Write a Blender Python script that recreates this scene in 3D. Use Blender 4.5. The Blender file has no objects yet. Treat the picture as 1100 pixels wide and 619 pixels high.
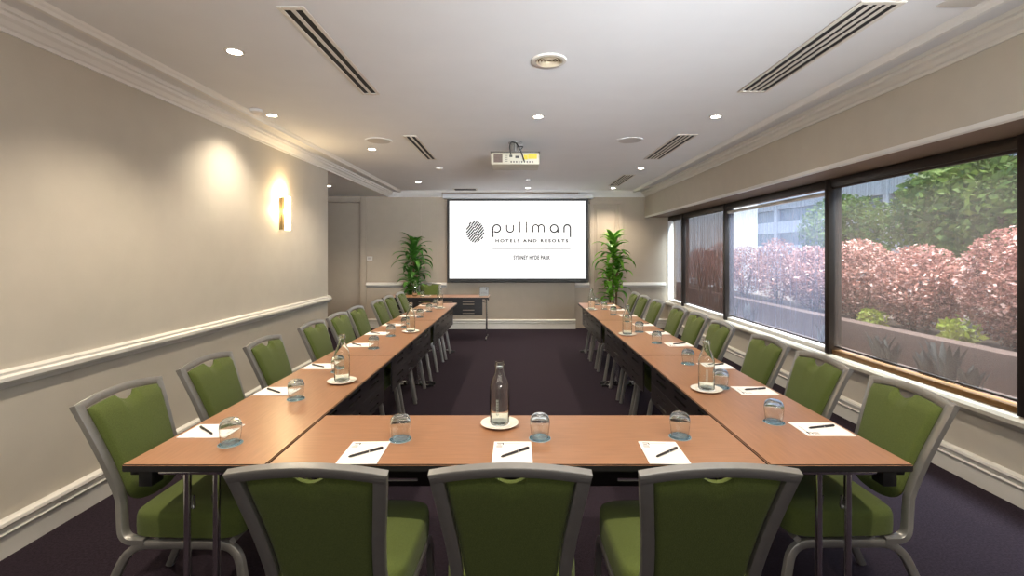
import bpy, bmesh, math, random
from mathutils import Vector, Matrix
random.seed(7)
C = bpy.context.scene.collection
PI = math.pi
scn = bpy.context.scene

# ------------------------------------------------------------------ materials
def s2l(c):
    return tuple(((v/255)/12.92 if v/255 <= .04045 else (((v/255)+.055)/1.055)**2.4) for v in c)

def mat(name, col, rough=.5, metal=0., spec=.5, noise=0., nscale=40., bump=0., bscale=200., emit=None, estr=0., stretch=None, coat=0., sheen=0.):
    m = bpy.data.materials.new(name); m.use_nodes = True
    nt = m.node_tree; b = nt.nodes['Principled BSDF']
    c = (*col, 1)
    b.inputs['Base Color'].default_value = c
    b.inputs['Roughness'].default_value = rough
    b.inputs['Metallic'].default_value = metal
    b.inputs['Specular IOR Level'].default_value = spec
    b.inputs['Coat Weight'].default_value = coat
    b.inputs['Sheen Weight'].default_value = sheen
    tc = nt.nodes.new('ShaderNodeTexCoord'); mp = nt.nodes.new('ShaderNodeMapping')
    nt.links.new(tc.outputs['Object'], mp.inputs['Vector'])
    if stretch: mp.inputs['Scale'].default_value = stretch
    if noise > 0:
        n = nt.nodes.new('ShaderNodeTexNoise'); n.inputs['Scale'].default_value = nscale; n.inputs['Detail'].default_value = 5
        r = nt.nodes.new('ShaderNodeValToRGB')
        r.color_ramp.elements[0].position = .3; r.color_ramp.elements[1].position = .7
        r.color_ramp.elements[0].color = (*[v*(1-noise) for v in col], 1)
        r.color_ramp.elements[1].color = (*[min(1, v*(1+noise)) for v in col], 1)
        nt.links.new(mp.outputs['Vector'], n.inputs['Vector'])
        nt.links.new(n.outputs['Fac'], r.inputs['Fac'])
        nt.links.new(r.outputs['Color'], b.inputs['Base Color'])
    if bump > 0:
        n2 = nt.nodes.new('ShaderNodeTexNoise'); n2.inputs['Scale'].default_value = bscale; n2.inputs['Detail'].default_value = 3
        bp = nt.nodes.new('ShaderNodeBump'); bp.inputs['Strength'].default_value = bump; bp.inputs['Distance'].default_value = .004
        nt.links.new(mp.outputs['Vector'], n2.inputs['Vector'])
        nt.links.new(n2.outputs['Fac'], bp.inputs['Height']); nt.links.new(bp.outputs['Normal'], b.inputs['Normal'])
    if emit:
        b.inputs['Emission Color'].default_value = (*emit, 1); b.inputs['Emission Strength'].default_value = estr
    return m

def glass_mat(name, col=(1, 1, 1), ior=1.45, rough=0.):
    m = bpy.data.materials.new(name); m.use_nodes = True
    nt = m.node_tree; nt.nodes.clear()
    o = nt.nodes.new('ShaderNodeOutputMaterial')
    g = nt.nodes.new('ShaderNodeBsdfGlass'); g.inputs['Color'].default_value = (*col, 1); g.inputs['IOR'].default_value = ior; g.inputs['Roughness'].default_value = rough
    nt.links.new(g.outputs[0], o.inputs['Surface'])
    return m

def thin_glass(name, tint, refl=.08, body=0.):
    """thin sheet: straight-through transmission plus fresnel reflection"""
    m = bpy.data.materials.new(name); m.use_nodes = True
    nt = m.node_tree; nt.nodes.clear()
    o = nt.nodes.new('ShaderNodeOutputMaterial'); mx = nt.nodes.new('ShaderNodeMixShader')
    t = nt.nodes.new('ShaderNodeBsdfTransparent'); t.inputs['Color'].default_value = (*tint, 1)
    g = nt.nodes.new('ShaderNodeBsdfGlossy'); g.inputs['Roughness'].default_value = .02
    f = nt.nodes.new('ShaderNodeLayerWeight'); f.inputs['Blend'].default_value = .5
    pw = nt.nodes.new('ShaderNodeMath'); pw.operation = 'POWER'; pw.inputs[1].default_value = 5.; nt.links.new(f.outputs['Facing'], pw.inputs[0])
    mr = nt.nodes.new('ShaderNodeMapRange'); mr.inputs['To Min'].default_value = .035; mr.inputs['To Max'].default_value = .7; nt.links.new(pw.outputs[0], mr.inputs['Value'])
    nt.links.new(mr.outputs[0], mx.inputs['Fac']); nt.links.new(t.outputs[0], mx.inputs[1]); nt.links.new(g.outputs[0], mx.inputs[2])
    nt.links.new(mx.outputs[0], o.inputs['Surface'])
    return m

def blind_mat(name, open_, col, transl, tint=(1, 1, 1)):
    """woven sunscreen: open share lets the view through, yarn is diffuse and a little translucent"""
    m = bpy.data.materials.new(name); m.use_nodes = True
    nt = m.node_tree; nt.nodes.clear()
    o = nt.nodes.new('ShaderNodeOutputMaterial'); mx = nt.nodes.new('ShaderNodeMixShader'); my = nt.nodes.new('ShaderNodeMixShader')
    t = nt.nodes.new('ShaderNodeBsdfTransparent'); t.inputs['Color'].default_value = (*tint, 1)
    d = nt.nodes.new('ShaderNodeBsdfDiffuse'); d.inputs['Color'].default_value = (*col, 1)
    tr = nt.nodes.new('ShaderNodeBsdfTranslucent'); tr.inputs['Color'].default_value = (*[min(1, v*1.6) for v in col], 1)
    my.inputs['Fac'].default_value = transl
    nt.links.new(d.outputs[0], my.inputs[1]); nt.links.new(tr.outputs[0], my.inputs[2])
    tc = nt.nodes.new('ShaderNodeTexCoord'); mp = nt.nodes.new('ShaderNodeMapping'); mp.inputs['Scale'].default_value = (1, 55, .6)
    n = nt.nodes.new('ShaderNodeTexNoise'); n.inputs['Scale'].default_value = 1.; n.inputs['Detail'].default_value = 3
    r = nt.nodes.new('ShaderNodeMapRange'); r.inputs['From Min'].default_value = .3; r.inputs['From Max'].default_value = .7
    r.inputs['To Min'].default_value = 1-open_+.09; r.inputs['To Max'].default_value = 1-open_-.09
    nt.links.new(tc.outputs['Object'], mp.inputs[0]); nt.links.new(mp.outputs[0], n.inputs[0]); nt.links.new(n.outputs['Fac'], r.inputs['Value'])
    nt.links.new(r.outputs[0], mx.inputs['Fac'])
    nt.links.new(t.outputs[0], mx.inputs[1]); nt.links.new(my.outputs[0], mx.inputs[2]); nt.links.new(mx.outputs[0], o.inputs['Surface'])
    return m

def leaf_mat(name, c1, c2, transl=.35, scale=30, rough=.4):
    m = bpy.data.materials.new(name); m.use_nodes = True
    nt = m.node_tree; b = nt.nodes['Principled BSDF']; o = nt.nodes['Material Output']
    tc = nt.nodes.new('ShaderNodeTexCoord'); n = nt.nodes.new('ShaderNodeTexNoise'); n.inputs['Scale'].default_value = scale
    r = nt.nodes.new('ShaderNodeValToRGB'); r.color_ramp.elements[0].position = .35; r.color_ramp.elements[1].position = .65
    r.color_ramp.elements[0].color = (*c1, 1); r.color_ramp.elements[1].color = (*c2, 1)
    nt.links.new(tc.outputs['Object'], n.inputs[0]); nt.links.new(n.outputs['Fac'], r.inputs[0]); nt.links.new(r.outputs[0], b.inputs['Base Color'])
    b.inputs['Roughness'].default_value = rough
    t = nt.nodes.new('ShaderNodeBsdfTranslucent'); mx = nt.nodes.new('ShaderNodeMixShader'); mx.inputs[0].default_value = transl
    nt.links.new(r.outputs[0], t.inputs[0]); nt.links.new(b.outputs[0], mx.inputs[1]); nt.links.new(t.outputs[0], mx.inputs[2]); nt.links.new(mx.outputs[0], o.inputs[0])
    return m

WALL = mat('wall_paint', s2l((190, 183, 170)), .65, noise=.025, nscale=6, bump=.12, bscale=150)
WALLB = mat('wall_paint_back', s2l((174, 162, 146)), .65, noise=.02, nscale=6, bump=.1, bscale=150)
CEIL = mat('ceiling_paint', s2l((219, 219, 220)), .8, noise=.015, nscale=4)
TRIM = mat('trim_gloss', s2l((216, 213, 206)), .35, noise=.02, nscale=8)
CORN = mat('cornice_paint', s2l((226, 224, 220)), .5, noise=.01, nscale=8)
CARPET = mat('carpet', s2l((41, 33, 41)), .95, spec=.1, noise=.35, nscale=90, bump=.8, bscale=260)
WOOD = mat('cherry_laminate', s2l((154, 111, 80)), .3, spec=.5, noise=.11, nscale=7, stretch=(14, 1, 6))
EDGE = mat('black_edge', s2l((28, 27, 28)), .45, noise=.1)
PANEL = mat('charcoal_laminate', s2l((34, 30, 30)), .38, noise=.25, nscale=10, stretch=(1, 2, 30))
CHROME = mat('chrome', (.78, .78, .78), .16, metal=1., noise=.02)
ALU = mat('satin_aluminium', s2l((146, 144, 140)), .36, metal=.6, noise=.04, nscale=30)
BLACK = mat('black_plastic', s2l((20, 20, 21)), .45, noise=.1)
FABRIC = mat('green_fabric', s2l((82, 93, 46)), .92, spec=.15, noise=.16, nscale=260, bump=.5, bscale=500, sheen=.08)
WHITE = mat('white_china', s2l((240, 234, 220)), .22, noise=.01)
PAPER = mat('paper', s2l((243, 240, 236)), .7, noise=.01)
INK = mat('ink', s2l((38, 34, 36)), .6, noise=.05)
INKG = mat('grey_ink', s2l((135, 125, 125)), .6, noise=.05)
PEN = mat('pen_black', s2l((34, 30, 30)), .35, noise=.05)
GLASS = glass_mat('clear_glass', (.97, .985, .985))
BGLASS = glass_mat('bottle_glass', (.985, 1, .99), 1.33)
WATER = glass_mat('water', (.97, .99, .98), 1.33)
BLUEG = glass_mat('blue_glass_rim', (.72, .87, .93), 1.45, .05)
COAST = mat('coaster_blue', s2l((150, 172, 182)), .12, noise=.25, nscale=60)
ETCH = mat('etched_print', s2l((150, 160, 150)), .6, noise=.05)
SCREENW = mat('screen_white', (.3, .3, .3), .9, spec=0., noise=.001, emit=(1, 1, 1), estr=.56)
SCREENB = mat('screen_border', s2l((14, 14, 15)), .5, noise=.1)
PRINT = mat('projected_ink', s2l((30, 28, 30)), .9, spec=0., noise=.02, emit=s2l((40, 38, 40)), estr=.05)
PRINTG = mat('projected_grey', s2l((130, 130, 132)), .9, spec=0., noise=.02, emit=s2l((140, 140, 142)), estr=.25)
CASING = mat('screen_casing', s2l((205, 205, 206)), .45, noise=.02)
LAMP = mat('lamp_glow', (1, 1, 1), .5, noise=.001, emit=(1., .93, .8), estr=28)
SCONCE = mat('sconce_glow', (1, 1, 1), .5, noise=.001, emit=(1., .80, .48), estr=9)
BRASS = mat('sconce_plate', s2l((150, 135, 105)), .35, metal=.8, noise=.05)
VENTD = mat('vent_dark', s2l((22, 20, 20)), .8, noise=.1)
VENTF = mat('vent_frame', s2l((205, 198, 188)), .5, noise=.02)
VENTB = mat('vent_beige', s2l((196, 182, 156)), .5, noise=.03)
VENTG = mat('speaker_grille', s2l((186, 182, 178)), .7, noise=.06, nscale=300)
PROJ = mat('projector_body', s2l((180, 172, 152)), .5, noise=.03)
YEL = mat('yellow_sticker', s2l((190, 170, 30)), .5, noise=.03)
BRONZE = mat('bronze_frame', s2l((52, 44, 40)), .4, metal=.4, noise=.1)
GOLDB = mat('bronze_sill_bar', s2l((140, 104, 66)), .35, metal=.5, noise=.1)
SOFF = mat('soffit_paint', s2l((112, 90, 70)), .6, noise=.03)  # shadow under the soffit is put into this brown
POT = mat('pot_black', s2l((26, 24, 24)), .3, noise=.1)
SOIL = mat('soil', s2l((50, 38, 30)), .95, noise=.4, nscale=50)
CANE = mat('cane', s2l((120, 98, 70)), .8, noise=.25, nscale=40)
DRAC = leaf_mat('dracaena_leaf', s2l((58, 112, 30)), s2l((128, 186, 62)), .35, 6, .35)
DRACD = leaf_mat('dracaena_leaf_dark', s2l((44, 88, 32)), s2l((88, 142, 58)), .3, 6, .35)
COPPER = leaf_mat('copper_leaf', s2l((104, 60, 58)), s2l((190, 136, 124)), .35, 5, .22)
COPPER_GLINT = leaf_mat('copper_leaf_pale', s2l((196, 140, 132)), s2l((236, 196, 186)), .3, 5, .25)  # pale leaf colour carries the sun sparkles on the hedge
COPPERG = leaf_mat('olive_leaf', s2l((130, 140, 40)), s2l((190, 190, 90)), .4, 5, .4)
GREENL = leaf_mat('tree_leaf', s2l((50, 98, 56)), s2l((140, 166, 92)), .4, 1.2, .5)
SILHOUETTE = leaf_mat('dark_leaf', s2l((8, 10, 10)), s2l((18, 20, 20)), .02, 20, .6)  # near-black colour stands for the plants' silhouettes
BARK = mat('bark', s2l((70, 52, 44)), .9, noise=.3, nscale=30)
BRICK = mat('planter_brick', s2l((76, 57, 51)), .9, noise=.18, nscale=12, bump=.4, bscale=30)
CONC = mat('paving', s2l((150, 135, 128)), .9, noise=.15, nscale=5)
BLDG = mat('building_render', s2l((214, 218, 226)), .8, noise=.05, nscale=2)
BLDGD = mat('building_glazing', s2l((96, 116, 140)), .25, noise=.15, nscale=2)
PANE = thin_glass('window_glass', (.93, .96, .95))
ACRYL = thin_glass('acrylic', (.9, .92, .92))

# ------------------------------------------------------------------ mesh helpers
class MB:
    def __init__(self): self.v = []; self.f = []; self.mi = []; self.sm = []
    def add(self, vs, fs, mi=0, smooth=False):
        o = len(self.v); self.v += [tuple(p) for p in vs]
        for f in fs: self.f.append(tuple(i+o for i in f)); self.mi.append(mi); self.sm.append(smooth)
        return self
    def bm(self, b, mi=0, smooth=False):
        b.verts.index_update()
        self.add([v.co for v in b.verts], [[v.index for v in f.verts] for f in b.faces], mi, smooth); b.free(); return self
    def box(self, x0, x1, y0, y1, z0, z1, mi=0, bev=0., seg=2):
        b = bmesh.new(); bmesh.ops.create_cube(b, size=1)
        for v in b.verts: v.co = Vector(((x0+x1)/2+v.co.x*(x1-x0), (y0+y1)/2+v.co.y*(y1-y0), (z0+z1)/2+v.co.z*(z1-z0)))
        if bev > 0: bmesh.ops.bevel(b, geom=list(b.edges), offset=bev, segments=seg, affect='EDGES', profile=.5)
        return self.bm(b, mi, bev > 0)
    def lathe(self, prof, n=24, mi=0, o=(0, 0, 0), cap0=True, cap1=True, sx=1, sy=1):
        vs = []; fs = []
        for (r, z) in prof:
            for k in range(n):
                a = 2*PI*k/n; vs.append((o[0]+r*math.cos(a)*sx, o[1]+r*math.sin(a)*sy, o[2]+z))
        for j in range(len(prof)-1):
            for k in range(n):
                k2 = (k+1) % n; fs.append((j*n+k, j*n+k2, (j+1)*n+k2, (j+1)*n+k))
        if cap0: fs.append(tuple(range(n-1, -1, -1)))
        if cap1: fs.append(tuple((len(prof)-1)*n+k for k in range(n)))
        return self.add(vs, fs, mi, True)
    def tube(self, pts, r, n=8, mi=0, ry=None, side=Vector((1, 0, 0)), square=False, cap=True):
        """sweep an ellipse / rounded rectangle; side = preferred local x axis"""
        pts = [Vector(p) for p in pts]; rs = r if isinstance(r, (list, tuple)) else [r]*len(pts)
        vs = []; fs = []
        if square:
            k_ = .82; prof = [(1, k_), (k_, 1), (-k_, 1), (-1, k_), (-1, -k_), (-k_, -1), (k_, -1), (1, -k_)]; n = 8
        else: prof = [(math.cos(2*PI*k/n), math.sin(2*PI*k/n)) for k in range(n)]
        for i, p in enumerate(pts):
            t = (pts[min(i+1, len(pts)-1)]-pts[max(i-1, 0)]).normalized()
            s = Vector(side) - t*Vector(side).dot(t)
            if s.length < 1e-4: s = t.orthogonal()
            s.normalize(); u = t.cross(s)
            rr = rs[i]; r2 = rr if ry is None else ry
            for (a, b_) in prof: vs.append(p+s*a*rr+u*b_*r2)
        for i in range(len(pts)-1):
            for k in range(n):
                k2 = (k+1) % n; fs.append((i*n+k, i*n+k2, (i+1)*n+k2, (i+1)*n+k))
        if cap: fs.append(tuple(range(n-1, -1, -1))); fs.append(tuple((len(pts)-1)*n+k for k in range(n)))
        return self.add(vs, fs, mi, True)
    def profile(self, prof, p0, p1, out, mi=0):
        """extrude a moulding profile [(out, z)] along p0->p1"""
        out = Vector(out); vs = []; n = len(prof)
        for p in (Vector(p0), Vector(p1)):
            for (o, z) in prof: vs.append(p+out*o+Vector((0, 0, z)))
        fs = [(k, (k+1) % n, n+(k+1) % n, n+k) for k in range(n)]+[tuple(range(n-1, -1, -1)), tuple(range(n, 2*n))]
        return self.add(vs, fs, mi, False)
    def build(self, name, mats, parent=None, loc=None, recalc=True):
        me = bpy.data.meshes.new(name); me.from_pydata(self.v, [], self.f)
        mats = mats if isinstance(mats, (list, tuple)) else [mats]
        for m in mats: me.materials.append(m)
        for p, i, s in zip(me.polygons, self.mi, self.sm): p.material_index = i; p.use_smooth = s
        if recalc:
            b = bmesh.new(); b.from_mesh(me); bmesh.ops.recalc_face_normals(b, faces=list(b.faces)); b.to_mesh(me); b.free()
        if any(self.sm):
            try: me.set_sharp_from_angle(angle=math.radians(42))
            except Exception: pass
        o = bpy.data.objects.new(name, me); C.objects.link(o)
        if parent: o.parent = parent
        if loc: o.location = loc
        return o

def tag(o, label=None, cat=None, group=None, kind=None):
    if label: o['label'] = label
    if cat: o['category'] = cat
    if group: o['group'] = group
    if kind: o['kind'] = kind
    return o
def thing(name, label, cat, loc=(0, 0, 0), rz=0, group=None):
    o = bpy.data.objects.new(name, None); C.objects.link(o); o.empty_display_size = .1
    o.location = loc; o.rotation_euler = (0, 0, rz); return tag(o, label, cat, group)
def dup(root, loc, rz, label, group=None):
    r = root.copy(); C.objects.link(r); r.location = loc; r.rotation_euler = (0, 0, rz); r['label'] = label
    if group: r['group'] = group
    for ch in list(root.children):
        c = ch.copy(); C.objects.link(c); c.parent = r
        for g in list(ch.children):
            d = g.copy(); C.objects.link(d); d.parent = c
    return r
def struct(name, mb, m, parent=None):
    o = mb.build(name, m, parent)
    if parent is None: o['kind'] = 'structure'
    return o
def curve_pts(pts, rad, n=5):
    """polyline with rounded corners"""
    P = [Vector(p) for p in pts]; out = [P[0]]
    for i in range(1, len(P)-1):
        a = (P[i-1]-P[i]); b = (P[i+1]-P[i]); d = min(rad, a.length*.49, b.length*.49)
        A = P[i]+a.normalized()*d; B = P[i]+b.normalized()*d
        for k in range(n+1):
            t = k/n; out.append(A*(1-t)**2+P[i]*2*t*(1-t)+B*t*t)
    out.append(P[-1]); return out
ORD = ['first', 'second', 'third', 'fourth', 'fifth', 'sixth', 'seventh', 'eighth', 'ninth']

# ------------------------------------------------------------------ dimensions (camera at 0,0,1.51 looking +Y)
HC = 1.51; XL = -2.55; XR = 2.99; YB = 9.38; YF = -2.6; ZC = 2.70; XBK = 2.52; ZSOF = 2.2; ZSILL = .55; YLE = 6.35; XAL = -4.3
# ------------------------------------------------------------------ room shell
struct('floor', MB().box(XAL-.1, XR+.2, YF-.1, YB+.2, -.1, 0), CARPET)
struct('ceiling', MB().box(XL-.2, XR+.2, YF-.1, YB+.2, ZC, ZC+.15), CEIL)
struct('ceiling_alcove', MB().box(XAL-.1, XL, YLE-.1, YB+.1, 2.62, ZC+.15), CEIL)
struct('wall_left', MB().box(XL-.15, XL, YF, YLE, 0, ZC), WALL)
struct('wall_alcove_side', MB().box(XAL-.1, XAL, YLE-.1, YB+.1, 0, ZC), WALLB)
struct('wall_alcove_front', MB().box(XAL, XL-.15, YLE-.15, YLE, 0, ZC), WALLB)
struct('wall_front', MB().box(XL-.15, XR+.15, YF-.1, YF, 0, ZC), mat('walnut_panelling', s2l((92, 70, 54)), .5, noise=.15, nscale=8, stretch=(8, 1, 1)))  # unseen wall, dark colour chosen to cut bounce onto the chair backs
# back wall with a recessed doorway in the alcove
DX0, DX1, DZ = -4.05, -3.12, 2.50
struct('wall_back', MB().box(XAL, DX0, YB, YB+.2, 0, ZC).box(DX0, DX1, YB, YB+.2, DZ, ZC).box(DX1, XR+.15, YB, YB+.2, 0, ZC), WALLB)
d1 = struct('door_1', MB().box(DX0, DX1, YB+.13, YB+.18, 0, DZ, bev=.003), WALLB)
MB().lathe([(.02, 0), (.022, .02), (.012, .05)], 12).build('door_knob', ALU, d1, loc=(DX0+.1, YB+.08, 1.0))
struct('trim_1', MB().box(DX1, DX1+.12, YB-.022, YB, 0, DZ+.1, bev=.006).box(DX0-.1, DX1, YB-.022, YB, DZ, DZ+.1, bev=.006), WALLB)
struct('trim_2', MB().box(-1.93, -1.915, YB-.006, YB, .92, 2.6).box(-1.60, -1.585, YB-.006, YB, .92, 2.6).box(2.13, 2.145, YB-.008, YB, .92, 2.6), WALLB)
# projecting bay under and behind the screen
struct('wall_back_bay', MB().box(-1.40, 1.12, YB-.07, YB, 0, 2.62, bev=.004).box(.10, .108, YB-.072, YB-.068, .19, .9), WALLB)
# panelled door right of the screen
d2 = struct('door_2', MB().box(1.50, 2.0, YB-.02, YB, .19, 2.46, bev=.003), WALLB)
MB().box(1.42, 1.50, YB-.04, YB, .0, 2.54, bev=.008).box(2.0, 2.08, YB-.04, YB, .0, 2.54, bev=.008).box(1.42, 2.08, YB-.041, YB, 2.46, 2.54, bev=.008).build('door_casing', WALLB, d2)
mbp = MB()
for (z0, z1) in ((1.0, 2.38), (.28, .82)):
    for (a, b, c, d) in ((1.56, 1.585, z0, z1), (1.915, 1.94, z0, z1), (1.56, 1.94, z0, z0+.025), (1.56, 1.94, z1-.025, z1)):
        mbp.box(a, b, YB-.034, YB-.018, c, d, bev=.004)
mbp.build('door_moulding', WALLB, d2)
# right side: low wall, bulkhead, soffit, wall nearer than the windows
YW0 = 0.9
struct('wall_right', MB().box(XR, XR+.16, YF, YB, 0, ZSILL).box(XR, XR+.16, YF, YW0, ZSILL, ZSOF), WALL)
struct('wall_right_bulkhead', MB().box(XBK, XBK+.05, YF, YB, ZSOF, ZC), WALL)
struct('ceiling_soffit', MB().box(XBK+.05, XR+.16, YF, YB, ZSOF+.0, ZC), SOFF)
struct('trim_3', MB().box(XBK-.004, XBK+.045, YF, YB, ZSOF-.012, ZSOF+.018, bev=.004), CORN)

# mouldings
DADO = [(0, .835), (.012, .835), (.02, .85), (.032, .858), (.046, .875), (.046, .895), (.034, .905), (.034, .918), (.0, .928)]
BASE = [(0, 0), (.022, 0), (.022, .105), (.03, .112), (.034, .122), (.022, .130), (.026, .15), (.04, .165), (.036, .18), (.02, .188), (0, .19)]
CORNP = [(0, 2.60), (.012, 2.60), (.016, 2.618), (.03, 2.624), (.05, 2.645), (.075, 2.655), (.08, 2.672), (.098, 2.676), (.10, 2.70), (0, 2.70)]
STEP = [(.22, ZC+.001), (.215, 2.688), (.235, 2.68), (.25, 2.668), (.275, 2.668), (.285, 2.682), (.30, 2.69), (.31, ZC+.001)]
struct('trim_4', MB().profile(DADO, (XL, YF, 0), (XL, YLE+.03, 0), (1, 0, 0)), TRIM)
struct('baseboard_left', MB().profile(BASE, (XL, YF, 0), (XL, YLE+.03, 0), (1, 0, 0)), TRIM)
struct('baseboard_right', MB().profile(BASE, (XR, YF, 0), (XR, YB, 0), (-1, 0, 0)), TRIM)
struct('baseboard_back', MB().profile(BASE, (DX1+.12, YB, 0), (-1.40, YB, 0), (0, -1, 0)).profile(BASE, (-1.42, YB-.07, 0), (1.14, YB-.07, 0), (0, -1, 0)).profile(BASE, (2.08, YB, 0), (XR, YB, 0), (0, -1, 0)), TRIM)
struct('trim_5', MB().profile(DADO, (DX1+.12, YB, -.02), (-1.40, YB, -.02), (0, -1, 0)).profile(DADO, (1.14, YB, -.02), (1.42, YB, -.02), (0, -1, 0)).profile(DADO, (2.08, YB, -.02), (XR-.06, YB, -.02), (0, -1, 0)), TRIM)
struct('trim_6', MB().profile(CORNP, (XL, YF, 0), (XL, YB, 0), (1, 0, 0)), CORN)
struct('trim_7', MB().profile(STEP, (XL, YF, 0), (XL, YB-.2, 0), (1, 0, 0)), CORN)
struct('trim_8', MB().profile(CORNP, (XBK, YF, 0), (XBK, YB, 0), (-1, 0, 0)), TRIM)
struct('trim_9', MB().profile(STEP, (XBK, YF, 0), (XBK, YB-.2, 0), (-1, 0, 0)), CORN)
struct('trim_10', MB().profile(CORNP, (XL, YB, 0), (-1.5, YB, 0), (0, -1, 0)).profile(CORNP, (1.2, YB, 0), (XBK, YB, 0), (0, -1, 0)), CORN)
struct('trim_11', MB().profile([(o_-.02, z_) for (o_, z_) in STEP], (XL+.3, YB, 0), (XBK-.3, YB, 0), (0, -1, 0)), CORN)
# beam face over the alcove opening
struct('trim_12', MB().box(XL-.012, XL, YLE, YB, 2.60, 2.64), CORN)
# window sill: ledge with rounded nose
SILL = [(-.08, .545), (.02, .545), (.05, .535), (.066, .515), (.066, .49), (.05, .472), (.03, .468), (.024, .45), (0, .44), (-.08, .44)]
struct('trim_13', MB().profile(SILL, (XR, YF, 0), (XR, YB, 0), (-1, 0, 0)), mat('sill_paint', s2l((186, 180, 168)), .4, noise=.02))

# ------------------------------------------------------------------ windows and blinds
YM = [9.34, 8.49, 6.75, 4.51, 2.76, 0.95]
for i in range(5):
    y1, y0 = YM[i], YM[i+1]
    f = MB()
    f.box(XR-.045, XR+.08, y0-.03, y0+.03, ZSILL-.005, ZSOF, bev=.004)
    if i == 0: f.box(XR-.02, XR+.08, y1, y1+.04, ZSILL-.005, ZSOF, 1, bev=.004)  # white end jamb paints the bright light leak beside the blind
    f.box(XR-.012, XR+.07, y0+.03, y1-.03, ZSILL-.004, ZSILL+.036, 1, bev=.004)
    f.box(XR-.03, XR+.07, y0+.03, y1-.03, ZSOF-.075, ZSOF, 0, bev=.004)
    w = struct('window_%d' % (i+1), f, [BRONZE, GOLDB if i > 2 else CORN])
    MB().box(XR+.045, XR+.051, y0+.03, y1-.03, ZSILL+.045, ZSOF-.075).build('pane', PANE, w)
BL = [blind_mat('blind_a', .20, s2l((96, 80, 74)), .25, (.8, .8, .85)),
      blind_mat('blind_b', .22, s2l((88, 70, 63)), .22, (.75, .75, .8)),
      blind_mat('blind_c', .60, s2l((150, 150, 168)), .4, (.95, .97, 1.0)),  # bluish colour carries the haze of sunlight on this blind
      blind_mat('blind_d', .55, s2l((116, 102, 95)), .35, (1, .98, .95)),
      blind_mat('blind_e', .55, s2l((150, 136, 126)), .3, (1, .98, .95))]
BLAB = ['narrow brown sunscreen roller blind at the far end beside the back wall', 'brown opaque sunscreen roller blind, second window from the back wall',
        'pale bluish see-through roller blind over the wide middle window', 'large brownish see-through roller blind nearest the camera, red shrubs behind it',
        'sunscreen roller blind on the last window beside the camera']
for i in range(5):
    y1, y0 = YM[i]-.03, YM[i+1]+.03
    g0 = .20 if i == 0 else .012
    t = thing('roller_blind', BLAB[i], 'blind', (XR+.012, (y0+y1)/2, ZSILL), 0, 'sunscreen blinds along the window wall')
    h = (y1-y0)/2; top = 2.125-ZSILL - (.05 if i == 2 else 0)
    MB().add([(0, -h+.012, .075), (0, h-g0, .075), (0, h-g0, top), (0, -h+.012, top)], [(0, 1, 2, 3)]).build('blind_fabric', BL[i], t, recalc=False)
    MB().tube([(0, -h+.012, .068), (0, h-g0, .068)], .009, 10).build('bottom_bar', BRONZE, t)
    MB().tube([(-.012, -h+.012, top+.0), (-.012, h-g0, top+.0)], .02, 14).build('roller_tube', BRONZE if i != 2 else CORN, t)

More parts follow.
